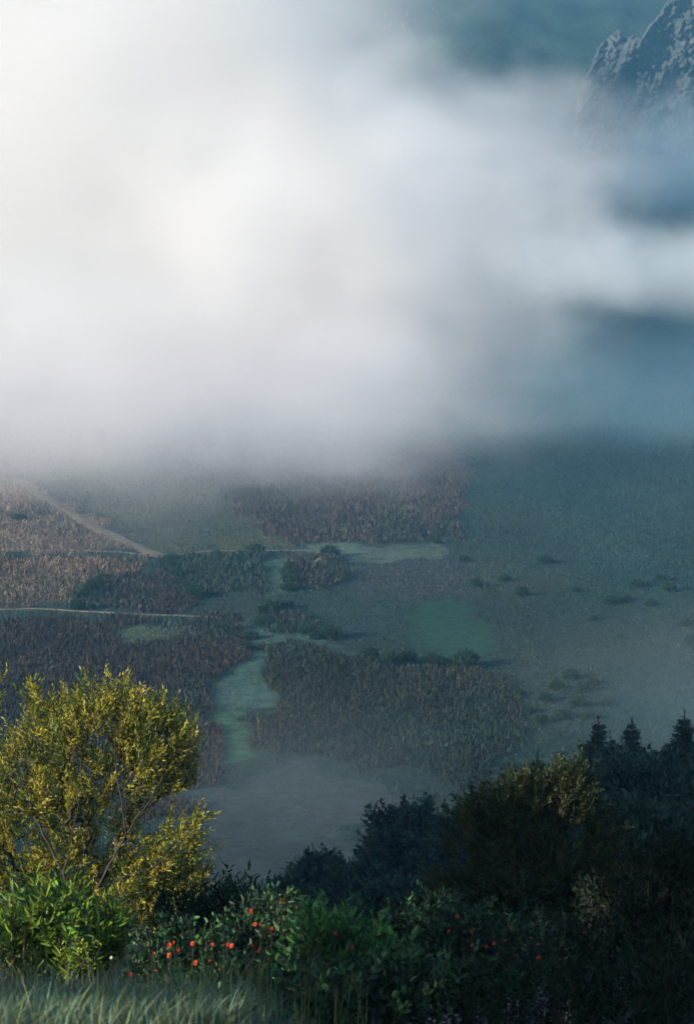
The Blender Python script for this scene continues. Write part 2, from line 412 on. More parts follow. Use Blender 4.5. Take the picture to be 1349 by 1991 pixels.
def broadleaf(name, base, limbs, lobes, ntw, per, tw_len, L, W, cols, label, cat, group=None, tip_r=.004, mat=None, bark=None,
              up=.6, spread=.7, trunk_name='trunk', limb_name='limb', crown_name='crown', shell=.4, cut=None, jit=.2):
    base = np.asarray(base, float)
    root = empty(name, base, label, cat, group)
    tips, _ = sample_lobes(lobes, ntw, shell)
    if cut is not None: tips = tips[~cut(tips)]
    lc, bc, td = branch_out(limbs, tips, tip_r)
    cen = np.mean([l[0] for l in lobes], axis=0)
    v, f, cc, st = twig_leaves(tips, td / (np.linalg.norm(td, axis=1)[:, None] + 1e-9) * .7 + (tips - cen) / (np.linalg.norm(tips - cen, axis=1)[:, None] + 1e-9) * .5, per, tw_len, L, W, cols, spread, up, jit)
    bk = bark or M_BARK
    tv, tf = tubes([lc[0]], 9); mesh_obj(trunk_name, tv - base, tf, bk, root, smooth=True)
    for ch in lc[1:]:
        tv, tf = tubes([ch], 7); mesh_obj(limb_name, tv - base, tf, bk, root, smooth=True)
    tv, tf = tubes(bc + st, 4)
    mesh_obj('branches', tv - base, tf, bk, root, smooth=True)
    mesh_obj(crown_name, v - base, f, mat or M_LEAF, root, cols=cc)
    return root
def ground_pt(px, d):
    x = (px - PW / 2) / FPX * d / cp
    return np.array([x, d, tz(x, d) - .05])

# golden sunlit tree on the left
D = 25.0
OL = [(.22,.225,.026), (.28,.265,.03), (.14,.175,.025), (.08,.125,.024), (.31,.25,.032)]
b = ground_pt(150, D)
fork = at(150, 1830, D)
limbs = [([b, (b + fork) / 2 + [.08, 0, 0], fork, at(120,1720,D-.5), at(138,1620,D-.8), at(152,1565,D-.8), at(160,1480,D-.6), at(172,1400,D-.2)], False),
         ([fork, at(180,1745,D-.4), at(212,1680,D-.7), at(245,1622,D-.8), at(282,1572,D-.8), at(312,1520,D-.6), at(335,1450,D-.2)], True),
         ([at(190,1735,D-.5), at(232,1705,D-.8), at(300,1690,D-.8), at(350,1640,D-.7)], True),
         ([at(123,1700,D-.5), at(95,1640,D-.4), at(60,1570,D-.2), at(40,1500,D)], True),
         ([at(245,1622,D-.8), at(238,1560,D-.7), at(222,1480,D-.5), at(225,1410,D-.2)], True),
         ([fork, at(230,1775,D-.6), at(310,1765,D-.6), at(370,1735,D-.5)], True)]
lobes = [lobe(205,1412,D,112,50,.8), lobe(300,1450,D,72,80,.8), lobe(110,1430,D,85,70,.8), lobe(60,1540,D+.4,100,100,.9), lobe(165,1365,D,30,34,.3),
         lobe(230,1365,D,26,30,.3), lobe(290,1385,D,28,28,.3), lobe(330,1405,D,26,30,.3), lobe(85,1390,D,32,30,.3), lobe(20,1455,D,28,26,.4),
         lobe(240,1510,D,110,70,.8), lobe(200,1600,D+.3,110,60,.7), lobe(300,1690,D,90,60,.6), lobe(360,1720,D-.1,50,50,.5), lobe(70,1360,D,22,28,.25), lobe(255,1350,D,20,34,.25), lobe(362,1440,D,22,36,.3), lobe(190,1340,D,16,30,.2), lobe(345,1500,D,34,60,.5), lobe(120,1540,D-.2,60,60,.6), lobe(340,1640,D-.4,62,52,.6), lobe(385,1610,D-.4,22,28,.3),
         lobe(40,1690,D,80,75,.8), lobe(150,1690,D,90,60,.7), lobe(250,1740,D-.2,100,70,.7), lobe(330,1790,D-.3,80,60,.6), lobe(100,1780,D,120,50,.6),
         lobe(-40,1620,D+.3,70,160,.9)]
holes = [(at(195,1455,D), 30), (at(292,1600,D), 34), (at(55,1650,D), 22), (at(205,1640,D), 24), (at(95,1745,D), 20), (at(12,1440,D), 14), (at(235,1560,D), 18)]
def cut_holes(t):
    u = t[:, 0] / t[:, 1] * FPX; vv = (t[:, 2] - CAM_Z) / t[:, 1] * FPX; k = np.zeros(len(t), bool)
    for h, r in holes:
        r = r * .95; k |= ((u - h[0] / h[1] * FPX) ** 2 + (vv - (h[2] - CAM_Z) / h[1] * FPX) ** 2 < r * r)
    return k
golden = broadleaf('broadleaf_tree', b, limbs, lobes, 2250, 25, .25, .062, .019, OL,
    'tall golden green willowy tree lit by the sun, with dark forking limbs', 'tree', 'trees on the near slope', .0036, None, M_DARKBARK, cut=cut_holes, up=.9)

# tip of a neighbouring tree that reaches in from the left edge
b = np.array([-7.6, 31.0, tz(-7.6, 31) - .05])
t_ = at(-70, 1350, 31)
broadleaf('broadleaf_tree', b, [([b, b * .6 + t_ * .4 + [.1, 0, 0], t_], False)], [lobe(-60,1370,31,62,70,.8), lobe(-15,1318,31,24,26,.3), lobe(-110,1420,31,80,90,.8)], 170, 20, .24, .075, .022, OL,
    'olive tree at the left edge with only a leafy tip showing', 'tree', 'trees on the near slope', .006, up=.8)

# dark tree on the right whose upper sprays catch the sun
D = 22.0
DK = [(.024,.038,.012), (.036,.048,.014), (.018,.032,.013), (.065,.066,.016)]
b = ground_pt(1090, D); fork = at(1085, 1760, D)
limbs = [([b, (b + fork) / 2, fork, at(1085,1680,D), at(1090,1620,D), at(1080,1560,D)], False),
         ([fork, at(1020,1690,D-.2), at(950,1640,D-.3), at(900,1600,D-.3)], True), ([at(1085,1690,D), at(1140,1630,D+.2), at(1180,1600,D+.2)], True),
         ([fork, at(980,1760,D-.4), at(900,1740,D-.5)], True)]
lobes = [lobe(1060,1548,D,92,24,.6), lobe(965,1572,D,70,26,.6), lobe(1120,1560,D,50,34,.5), lobe(1010,1535,D,34,20,.4), lobe(1105,1518,D,36,20,.4), lobe(925,1600,D,56,22,.5), lobe(1085,1580,D,80,24,.5),
         lobe(1175,1605,D,44,22,.4), lobe(900,1655,D,50,22,.4), lobe(985,1640,D,70,26,.6), lobe(1160,1650,D,50,30,.4), lobe(1060,1650,D,40,30,.5),
         lobe(1010,1700,D,120,38,.7), lobe(935,1735,D,70,36,.5), lobe(868,1738,D,40,32,.4), lobe(845,1715,D,16,20,.2), lobe(1080,1770,D,170,70,.7), lobe(1180,1720,D,80,60,.6), lobe(825,1790,D,44,36,.4)]
holes = [(at(915,1690,D), 12)]
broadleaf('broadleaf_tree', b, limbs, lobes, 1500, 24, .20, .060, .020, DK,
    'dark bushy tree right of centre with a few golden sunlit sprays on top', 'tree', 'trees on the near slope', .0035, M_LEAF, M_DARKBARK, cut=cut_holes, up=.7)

# near-black evergreen filling the lower right corner
D = 19.5; b = ground_pt(1290, D); fork = at(1285, 1850, D)
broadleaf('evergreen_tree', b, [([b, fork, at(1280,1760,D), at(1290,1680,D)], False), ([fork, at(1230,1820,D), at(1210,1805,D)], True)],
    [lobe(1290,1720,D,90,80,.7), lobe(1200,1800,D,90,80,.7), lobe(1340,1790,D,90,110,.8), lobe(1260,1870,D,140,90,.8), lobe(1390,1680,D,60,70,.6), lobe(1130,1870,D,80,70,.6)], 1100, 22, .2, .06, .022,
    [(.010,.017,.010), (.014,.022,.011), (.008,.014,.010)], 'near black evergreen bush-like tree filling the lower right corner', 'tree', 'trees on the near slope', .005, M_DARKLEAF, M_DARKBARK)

# unseen trees added left of the frame to keep the near slope in shade
def shade_tree(x, y, top, rx, ry, label):
    z0 = tz(x, y); b = np.array([x, y, z0 - .05]); h = top - z0; ctr = np.array([x, y, top - h * .36])
    broadleaf('broadleaf_tree', b, [([b, np.array([x, y, z0 + h * .35]), np.array([x + .1, y, z0 + h * .8])], False)],
        [(ctr, np.array([rx, ry, h * .36])), (ctr + [0, ry * .5, -h * .15], np.array([rx * .8, ry * .6, h * .25])), (ctr + [0, -ry * .5, -h * .12], np.array([rx * .8, ry * .6, h * .25]))],
        900, 12, .5, .26, .12, OL, label, 'tree', 'trees on the near slope', .008, spread=.9)
shade_tree(-10.5, 6.5, 53.5, 1.8, 2.5, 'broad leafy tree added out of view to shade the flowering shrubs')
t_ = -10.5
broadleaf('broadleaf_tree', (t_, 10.4, tz(t_, 10.4) - .05), [([(t_, 10.4, tz(t_, 10.4) - .05), (t_ + .1, 10.4, 47.6), (t_, 10.5, 51.5)], False)], [(np.array([t_, 10.2, 51.9]), np.array([1.8, 1.7, 2.1])), (np.array([t_ + .3, 11.6, 51.8]), np.array([1.6, 1.3, 2.0]))],
    1300, 12, .5, .26, .12, OL, 'high crowned tree added out of view to shade the lower right corner', 'tree', 'trees on the near slope', .008, spread=.9)
shade_tree(-10.5, 14.3, 49.4, 2.0, 2.2, 'smaller leafy tree added out of view to shade the dark tree across the slope')

# ------------------------------------------------------------------ conifers and dark trees lower on the slope
def conifer_mesh(h, r, seed, whorl=.45, dens=1.0, bare=.12):
    rg = np.random.default_rng(seed); P, Dr, L = [], [], []; chains = []
    zz = h * bare
    while zz < h * .97:
        u = (zz - h * bare) / (h * (.97 - bare)); rr = r * (1 - u) ** .64 * rg.uniform(.5, 1.2) + .04
        nb = max(4, int(rg.integers(5, 9) * dens)); a0 = rg.uniform(0, 6.28)
        for k in range(nb):
            a = a0 + k * 6.283 / nb + rg.normal(0, .2); l = rr * rg.uniform(.65, 1.15); dr = np.array([math.cos(a), math.sin(a), 0])
            rise = .25 * u - .12
            tip = dr * l + np.array([0, 0, zz + l * rise]); st = np.array([0, 0, zz])
            chains.append((np.stack([st, (st + tip) / 2 + [0, 0, -.06 * l], tip]), [.02 + .015 * l, .02, .008]))
            m = int(8 + l * 14)
            for s in np.linspace(.18, 1.0, m):
                p = st + (tip - st) * s + np.array([0, 0, -.06 * l * math.sin(math.pi * s)])
                for _ in range(3):
                    q = dr * .8 + rg.normal(0, .75, 3); q[2] = q[2] * .5 - .12
                    P.append(p + rg.normal(0, .05, 3)); Dr.append(q); L.append(rg.uniform(.16, .40) * (1.15 - .4 * s) * min(1, .35 + rr * .6))
        zz += whorl * rg.uniform(.7, 1.3) * (1 - .45 * u)
    for _ in range(14):
        P.append([0, 0, h * rg.uniform(.94, .99)]); Dr.append(rg.normal(0, .35, 3) + [0, 0, 1]); L.append(.2)
    return np.array(P), np.array(Dr), np.array(L), chains
def conifer(name, base, h, r, seed, label, group='dark trees on the slope below', col=(.028,.054,.036), lean=0, **kw):
    root = empty(name, base, label, 'tree', group)
    P, Dr, L, ch = conifer_mesh(h, r, seed, **kw)
    v, f, cc = leaf_mesh(P, Dr, L, L * .32, palette([col, tuple(x * .7 for x in col), tuple(x * 1.35 for x in col)], len(P)), .3, .1)
    t = np.linspace(0, 1, 7)
    tv, tf = tubes([(np.stack([0 * t, 0 * t, t * h * .98], -1), .012 * h * (1 - t) ** .8 + .02)] , 7)
    mesh_obj('trunk', tv, tf, M_DARKBARK, root, smooth=True)
    bv, bf = tubes(ch, 4); mesh_obj('branches', bv, bf, M_DARKBARK, root)
    mesh_obj('crown', v, f, M_NEEDLE, root, cols=cc)
    root.rotation_euler = (0, lean, 0)
    return root
def conifer_at(px, py, dist, wpx, seed, label, name='conifer_tree', **kw):
    wpx = wpx * 2.3
    t = at(px, py, dist); z0 = tz(t[0], t[1]) - .2
    return conifer(name, (t[0], t[1], z0), t[2] - z0, wpx / 2 * dist / FPX, seed, label, **kw)
for x_, y_, tp, sd_, lb in [(-14.5, 38, 57, 21, 'tall conifer beyond the left edge, nearer of an unseen pair added for shade'), (-16, 46, 60, 22, 'tall conifer beyond the left edge, farther of an unseen pair added for shade'), (-13.2, 31.5, 50, 23, 'shortest conifer beyond the left edge behind the golden tree')]:
    conifer('conifer_tree', (x_, y_, tz(x_, y_) - .2), tp - tz(x_, y_), 3.9, sd_, lb, dens=1.3)  # the pair is out of view, added to shade the dark trees at right
conifer_at(1163, 1383, 84, 150, 1, 'tall pointed conifer, left of the three spires at right')
conifer_at(1228, 1386, 88, 120, 2, 'slim conifer between two taller spires at the right')
conifer_at(1330, 1374, 80, 190, 3, 'broad dark conifer cut by the right edge of the photo')
conifer_at(1268, 1410, 96, 90, 4, 'small leaning conifer in the gap before the right edge', lean=R(-7))
conifer_at(1045, 1448, 80, 130, 5, 'low conifer spire rising just behind the golden-topped dark tree')
conifer_at(976, 1490, 78, 90, 6, 'short conifer tip left of the low spire behind the dark tree')
conifer_at(718, 1618, 92, 60, 7, 'narrow spire conifer against the pale mist in the centre', dens=.8)
conifer_at(568, 1690, 88, 34, 8, 'thin sparse conifer with bare stem, leftmost of the central trees', dens=.5, whorl=.8)
conifer_at(650, 1645, 90, 110, 9, 'rounded pale conifer rising over the central thicket')
DKT = [(.030,.058,.040), (.040,.072,.046), (.024,.048,.036)]
def dark_tree(px, py, dist, wpx, hpx, label, n=260, seed=0, lob=None):
    top = at(px, py, dist); x, y = top[0], top[1]; z0 = tz(x, y) - .2; b = np.array([x, y, z0]); sc = dist / FPX
    ln = lob or [(0, .28, .6, .28), (-.28, .5, .55, .3), (.3, .48, .5, .32), (0, .75, .95, .35)]
    lobes = [lobe(px + dx * wpx, py + dy * hpx, dist + (i % 2) * 1.2, wpx / 2 * rw, hpx / 2 * rh * 2, wpx / 2 * sc * rw) for i, (dx, dy, rw, rh) in enumerate(ln)]
    lobes += [lobe(px + rng.uniform(-.4, .4) * wpx, py + rng.uniform(.1, .45) * hpx, dist, wpx * .12, hpx * .13, wpx * .1 * sc) for _ in range(7)]
    m = at(px, py + hpx * .3, dist)
    broadleaf('broadleaf_tree', b, [([b, (b + m) / 2, m], False), ([(b + m) / 2, at(px - wpx * .3, py + hpx * .4, dist)], True), ([(b + m) / 2, at(px + wpx * .3, py + hpx * .4, dist)], True)],
        lobes, n * 2, 20, .7, .26, .11, DKT, label, 'tree', 'dark trees on the slope below', .02, M_DARKLEAF, M_DARKBARK, spread=.8)
dark_tree(785, 1562, 95, 150, 230, 'big rounded dark tree standing in mist, tallest of the central thicket', 420)
dark_tree(872, 1588, 92, 110, 200, 'dark tree just right of the tallest central tree')
dark_tree(690, 1690, 84, 130, 140, 'low dark tree in front of the narrow spire conifer')
dark_tree(612, 1668, 96, 90, 130, 'rounded misty tree left of the pale conifer')
dark_tree(558, 1740, 70, 60, 90, 'small dark tree at the foot of the thin sparse conifer', 160)
dark_tree(1190, 1490, 70, 200, 170, 'dark tree crown below the pointed conifers at right', 420)
dark_tree(1300, 1500, 62, 220, 200, 'large dark tree crown by the right edge under the broad conifer', 460)
dark_tree(1060, 1520, 74, 170, 150, 'dark crown peeping out behind the golden-topped tree')
dark_tree(1250, 1600, 45, 230, 180, 'dark foliage mass between the bushy tree and the right edge', 460)
dark_tree(770, 1740, 64, 150, 130, 'dark thicket tree sunk low in the gully', 300)

# scattered scrub on the right of the valley floor
bush0 = None
spots = [(1185,1172,34),(1215,1165,24),(1240,1140,30),(1262,1176,22),(1300,1150,30),(1150,1205,26),(1330,1215,30),(1282,1128,22),(1108,1318,36),(1080,1338,30),(1130,1342,34),(1060,1362,30),(1120,1372,36),(1150,1330,26),(1095,1395,34),(1050,1405,30),(1140,1398,32),(1025,1385,24),(1010,1350,26),(1170,1370,26),(1205,1240,20),(1120,1150,18),(1345,1255,34)]
for k, (px, py, wp) in enumerate(spots):
    p = on_floor(px, py); z0 = tz(p[0], p[1]); s_ = wp * p[1] / FPX / 2
    if bush0 is None:
        root = empty('scrub_bush', (0, 0, 0), 'dark bush scattered in the hazy scrub at the right of the valley', 'bush', 'bushes scattered on the valley scrub')
        tips, _ = sample_lobes([(np.array([0, 0, .45]), np.array([.8, .8, .5])), (np.array([.5, .1, .4]), np.array([.5, .5, .4])), (np.array([-.45, -.2, .35]), np.array([.5, .5, .35]))], 230, .3)
        tips[:, 2] = np.maximum(tips[:, 2], .03)
        v, f, cc, st = twig_leaves(tips, tips - [0, 0, -.2], 7, .22, .16, .08, [(.020,.040,.024), (.028,.048,.026)], .8, .4)
        bv, bf = tubes([(np.stack([[0, 0, -.1], [rng.normal(0, .2), rng.normal(0, .2), .3], t_]), [.03, .02, .008]) for t_ in tips[:24]], 4)
        mesh_obj('stem', bv, bf, M_DARKBARK, root); mesh_obj('foliage', v, f, M_DARKLEAF, root, cols=cc); bush0 = o = root
    else: o = copy_tree(bush0)
    o.location = (p[0], p[1], z0); q = s_ * rng.uniform(.8, 1.1); o.scale = (q * 1.2, q * 1.2, q * rng.uniform(.9, 1.3)); o.rotation_euler = (0, 0, rng.uniform(0, 6.28))
hedge = [(330,1094),(334,1108),(342,1124),(350,1140),(362,1154),(376,1163),(150,1186),(160,1168),(172,1152),(186,1140),(204,1128),(512,1218),(514,1204),(522,1194),(534,1188),(548,1185),(560,1183),(563,1150),(562,1136),(564,1122),(561,1108),(590,1235),(615,1242),(645,1244),(718,1278),(738,1288),(758,1294),(790,1288),(840,1290),(866,1292),(905,1296),(600,1089),(640,1085),(470,1082),(500,1078),(420,1078),(852,1056),(900,1090),(925,1140),(480,1262),(486,1240),(100,850),(150,853),(200,858),(40,1012),(1010,1160),(1060,1095),(980,1130)]
for k, (px, py) in enumerate(hedge):
    px += rng.uniform(-3, 3); p = on_floor(px, py + rng.uniform(-2, 2)); o = copy_tree(bush0); q = rng.uniform(.7, 1.5)
    o.location = (p[0], p[1], tz(p[0], p[1])); o.scale = (q * 1.3, q * 1.3, q * rng.uniform(.9, 1.6)); o.rotation_euler = (0, 0, rng.uniform(0, 6.28))
    o['label'] = 'dark hedge bush along the edge of a dark field'; o['group'] = 'hedge bushes along the field edges'; o['category'] = 'hedge bush'

# ------------------------------------------------------------------ shrubs and flowers on the near edge
def flower_mesh():
    V, F, C, off = [], [], [], 0
    for ring, (n, rad, up, s) in enumerate([(6, .030, .35, 1.0), (5, .020, .8, .8), (4, .010, 1.1, .55)]):
        for k in range(n):
            a = k * 6.283 / n + ring * .5; d = np.array([math.cos(a), math.sin(a), 0]); sd_ = np.array([-d[1], d[0], 0])
            w_ = .021 * s; h_ = .030 * s * up
            p = [d * .006, d * rad * .6 + sd_ * w_ + [0, 0, h_ * .6], d * rad * 1.1 + sd_ * w_ * .6 + [0, 0, h_], d * rad * 1.15 + [0, 0, h_ * 1.1],
                 d * rad * 1.1 - sd_ * w_ * .6 + [0, 0, h_], d * rad * .6 - sd_ * w_ + [0, 0, h_ * .6]]
            V += p; F += [[off, off + 1, off + 2, off + 3], [off, off + 3, off + 4, off + 5]]; off += 6
            C += [np.array((.52, .075, .03)) * (1 + .12 * ring) * rng.uniform(.8, 1.15)] * 6
    for k in range(9):
        a = k * 2.4; r_ = .0035 * k ** .5; p = np.array([math.cos(a) * r_, math.sin(a) * r_, .016 + .004 * math.sin(a * 3)]); q = np.array([math.cos(a), math.sin(a), .5]) * .011; sd_ = np.array([-math.sin(a), math.cos(a), 0]) * .009
        V += [p, p + sd_ + q * .5, p + q * .8 + sd_ * .8, p + q, p + q * .8 - sd_ * .8, p - sd_ + q * .5]; F += [[off, off + 1, off + 2, off + 3], [off, off + 3, off + 4, off + 5]]; off += 6; C += [np.array((.60, .10, .03)) * rng.uniform(.7, 1.1)] * 6
    return np.array(V), np.array(F), np.array(C)
fv, ff, fc = flower_mesh()
flower0 = mesh_obj('flower', fv, ff, M_PETAL, cols=fc); FL = flower0.data; bpy.data.objects.remove(flower0)
white0 = mesh_obj('flower', fv, ff, M_PETAL, cols=np.full(fc.shape, .75)); FLW = white0.data; bpy.data.objects.remove(white0)
def add_flower(root, px, py, dist, size=1.0, me=None, stalk=True, name='flower'):
    p = at(px, py, dist); o = bpy.data.objects.new(name, me or FL); COL.objects.link(o); o.parent = root
    o.location = Vector(p) - root.location
    dv = Vector((rng.normal(0, .6), -1.0, rng.uniform(.3, 1.4))); o.rotation_euler = dv.to_track_quat('Z', 'Y').to_euler(); s = size * rng.uniform(.32, .64); o.scale = (s, s, s * .9)
    if stalk: STALKS.append((np.stack([p + [rng.normal(0, .04), .12, -.32], p + [0, .06, -.12], p]) - np.array(root.location), [.006, .004, .003]))
STALKS = []
def shrub(name, px, dist, lobes, n, per, tl, L, W, cols, label, flowers=(), mat=None, up=.7, fsize=1.0, group='shrubs along the slope edge', spread=.8, fd=None, nst=5, white=()):
    global STALKS
    lobes = [lobe(a, b_, dist + rng.uniform(-.2, .2), c_, d_, e_) for a, b_, c_, d_, e_ in lobes]
    base = ground_pt(px, dist)
    root = empty(name, base, label, 'shrub', group)
    tips, _ = sample_lobes(lobes, n, .35); tips[:, 2] = np.maximum(tips[:, 2], terrain(tips[:, 0], tips[:, 1]) + .1)
    limbs = []
    for k in range(nst):
        t = lobes[k % len(lobes)][0]; limbs.append(([base + [rng.normal(0, .12), rng.normal(0, .12), 0], base * .5 + t * .5 + rng.normal(0, .06, 3), t], False))
    lc, bc, td = branch_out(limbs, tips, .0028)
    v, f, cc, st = twig_leaves(tips, td, per, tl, L, W, cols, spread, up)
    for ch in lc:
        tv, tf = tubes([ch], 5); mesh_obj('stem', tv - base, tf, M_DARKBARK, root, smooth=True)
    STALKS = []
    for fx, fy in flowers: add_flower(root, fx, fy, (fd or dist - .55) + rng.uniform(-.1, .1), fsize)
    for fx, fy in white: add_flower(root, fx, fy, dist - .7, .8, FLW)
    tv, tf = tubes(bc + st, 3); tv = tv - base
    if STALKS:
        sv, sf = tubes(STALKS, 4); tf = np.concatenate([tf, sf + len(tv)]); tv = np.concatenate([tv, sv])
    mesh_obj('branches', tv, tf, M_DARKBARK, root)
    mesh_obj('foliage', v - base, f, mat or M_LEAF, root, cols=cc)
    return root
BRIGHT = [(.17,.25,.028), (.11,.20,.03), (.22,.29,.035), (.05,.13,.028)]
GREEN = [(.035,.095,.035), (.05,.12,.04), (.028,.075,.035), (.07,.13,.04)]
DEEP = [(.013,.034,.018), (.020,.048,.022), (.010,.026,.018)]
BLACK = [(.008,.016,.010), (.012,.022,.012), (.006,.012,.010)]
shrub('leafy_shrub', 120, 15.6, [(95,1800,60,34,.4), (135,1785,22,40,.25), (170,1815,60,40,.4), (60,1840,70,50,.4), (150,1860,90,50,.4), (215,1840,36,40,.3), (20,1830,30,46,.3)], 240, 14, .26, .115, .026, BRIGHT,
      'bright green leafy shrub in sunlight below the golden tree', white=[(217, 1862)], up=1.0, nst=7)
shrub('flowering_shrub', 350, 15.2, [(345,1862,66,34,.4), (410,1870,60,40,.4), (370,1920,90,50,.4), (300,1890,50,40,.4)], 230, 13, .20, .060, .028, GREEN + DEEP,
      'flowering shrub with many orange red blooms under the golden tree',
      [(330,1838),(338,1832),(346,1846),(375,1835),(300,1853),(413,1837),(441,1837),(451,1839),(408,1868),(395,1880),(430,1885),(303,1888),(254,1894),(418,1930),(330,1858),(380,1872)])
shrub('flowering_shrub', 500, 15.8, [(495,1806,46,34,.35), (530,1790,40,32,.3), (500,1860,80,50,.4), (555,1830,50,50,.4)], 220, 13, .20, .060, .028, GREEN + DEEP,
      'flowering shrub with paired red blooms above the others, left of centre',
      [(487,1772),(496,1797),(506,1798),(489,1837),(528,1806),(549,1752),(505,1848),(575,1764)])
shrub('broad_leaved_shrub', 640, 14.8, [(620,1830,50,40,.35), (600,1860,50,50,.35), (680,1860,60,44,.4), (640,1910,110,60,.45), (740,1890,70,44,.4)], 210, 12, .24, .100, .036, [(.05,.15,.035), (.07,.17,.045), (.03,.10,.035), (.09,.19,.04)],
      'green broad leaved shrub with two red blooms at bottom centre', [(652,1815),(684,1841),(600,1856),(581,1910),(680,1892)], up=.9, fsize=1.1)
shrub('flowering_shrub', 930, 15.5, [(870,1815,70,34,.4), (960,1835,90,40,.4), (1030,1840,50,34,.3), (900,1880,120,50,.5), (1000,1890,100,50,.4), (820,1860,60,50,.4)], 400, 13, .20, .055, .026, GREEN + DEEP + DEEP,
      'wide flowering shrub dotted with red blooms under the dark tree',
      [(873,1810),(916,1812),(920,1806),(992,1804),(918,1838),(945,1840),(960,1835),(981,1829),(1032,1824),(1047,1836),(1003,1857),(983,1883),(903,1895),(891,1892),(1045,1930),(893,1924),(1093,1942),(1046,1862),(948,1912),(888,1782),(903,1868),(967,1856)], fsize=.85)
shrub('dark_shrub', 430, 18.5, [(455,1750,34,30,.3), (420,1780,60,40,.4), (480,1775,40,34,.3), (360,1800,70,40,.4), (550,1810,50,40,.4)], 200, 16, .26, .085, .018, DEEP,
      'dark narrow leaved shrub behind the paired red blooms', up=1.1, mat=M_DARKLEAF)
shrub('dark_shrub', 760, 16.5, [(790,1830,60,40,.4), (740,1860,60,36,.4), (850,1800,50,44,.4)], 190, 14, .2, .06, .026, DEEP,
      'dark shrub between the broad leaved shrub and the wide flowering one', mat=M_DARKLEAF)
shrub('low_shrub', 760, 13.6, [(700,1950,120,44,.4), (830,1940,120,50,.4), (560,1950,100,40,.4)], 330, 12, .2, .07, .036, DEEP + GREEN[:2],
      'low dark green shrub along the bottom edge right of centre', nst=6)
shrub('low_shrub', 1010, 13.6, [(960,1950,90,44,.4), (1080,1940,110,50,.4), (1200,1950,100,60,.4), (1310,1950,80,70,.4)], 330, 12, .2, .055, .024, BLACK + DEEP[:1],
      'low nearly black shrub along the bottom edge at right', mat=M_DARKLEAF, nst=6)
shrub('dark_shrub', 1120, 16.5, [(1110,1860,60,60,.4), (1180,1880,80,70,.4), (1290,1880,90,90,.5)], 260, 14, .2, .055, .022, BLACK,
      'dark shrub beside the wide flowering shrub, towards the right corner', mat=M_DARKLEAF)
shrub('low_shrub', 440, 13.4, [(430,1950,80,40,.35), (340,1960,70,34,.35)], 190, 12, .18, .06, .028, GREEN + DEEP,
      'low green shrub half hidden in grass under the left flowering shrub')
# grey lilac flower spikes
def spikes(px, py, wpx, dist, n, label):
    base = ground_pt(px, dist); root = empty('heather_plant', base, label, 'plant', 'grey lilac heather plants'); P, Dd, C, ch = [], [], [], []
    for k in range(n):
        x, y = px + rng.uniform(-1, 1) * wpx / 2, py + rng.uniform(0, 50); t = at(x, y, dist + rng.uniform(-.3, .3)); s = np.array([t[0] + rng.normal(0, .05), t[1], tz(t[0], t[1])])
        l = t - s; ch.append((np.stack([s, s + l * .5 + rng.normal(0, .02, 3), t]) - base, [.004, .003, .002]))
        for u in np.linspace(1 - .22 / max(.3, np.linalg.norm(l)), 1, 15):
            P.append(s + l * u + rng.normal(0, .006, 3)); q = rng.normal(0, 1, 3); q[2] = abs(q[2]) + .3; Dd.append(q); C.append(np.array((.34,.29,.34)) * rng.uniform(.45, 1.2))
    tv, tf = tubes(ch, 3); mesh_obj('stem', tv, tf, M_DARKBARK, root)
    v, f, cc = leaf_mesh(np.array(P), np.array(Dd), .026, .011, np.array(C)); mesh_obj('flower_spikes', v - base, f, M_PETAL, root, cols=cc)
spikes(860, 1955, 60, 13.2, 16, 'grey lilac flower spikes at the bottom edge, leftmost clump')
spikes(950, 1950, 70, 13.4, 12, 'sparse grey lilac spikes between two fuller clumps')
spikes(1045, 1915, 110, 13.6, 26, 'fullest clump of grey lilac flower spikes by the black shrub')
spikes(1060, 1800, 160, 17.0, 24, 'thin pale spikes above the wide flowering shrub')
spikes(1190, 1880, 120, 14.4, 16, 'faint grey spikes in the dark right corner')

# grass on the near edge
def grass(name, n, xr, yr, hr, cols, wd, label, dens=None, bend=.5):
    x = rng.uniform(*xr, n); y = rng.uniform(*yr, n)
    if dens is not None:
        k = rng.random(n) < dens(x, y); x, y = x[k], y[k]; n = len(x)
    z = terrain(x, y) - .02; h = rng.uniform(*hr, n) * (1 + .5 * fbm(x * 1.1, y * 1.1, 3, 71)); az = rng.uniform(0, 6.283, n)
    side = np.stack([np.cos(az), np.sin(az), 0 * az], -1); ld = np.stack([-np.sin(az), np.cos(az), 0 * az], -1) * (np.clip(rng.normal(0, bend, n), -1.1, 1.1) * h)[:, None] + np.array([.02, -.03, 0]) * h[:, None]
    w_ = rng.uniform(.6, 1.3, n)[:, None] * wd; V = np.empty((n, 7, 3)); b = np.stack([x, y, z], -1)
    for k, (u, ww) in enumerate([(0, 1.0), (.4, .85), (.75, .5)]):
        c_ = b + np.array([0, 0, 1]) * (h * (u - .12 * u * u))[:, None] + ld * u ** 2
        V[:, 2 * k] = c_ - side * w_ * ww; V[:, 2 * k + 1] = c_ + side * w_ * ww
    V[:, 6] = b + np.array([0, 0, 1]) * (h * .88)[:, None] + ld
    i = np.arange(n)[:, None] * 7
    f4 = np.concatenate([i + np.array([[0, 1, 3, 2]]), i + np.array([[2, 3, 5, 4]])]); f3 = i + np.array([[4, 5, 6]])
    cc = palette(cols, n, .25)
    o = mesh_obj(name, V.reshape(-1, 3), [f4, f3], M_GRASS, cols=np.repeat(np.clip(cc, .005, .6), 7, 0)); tag(o, label, 'grass', kind='stuff')
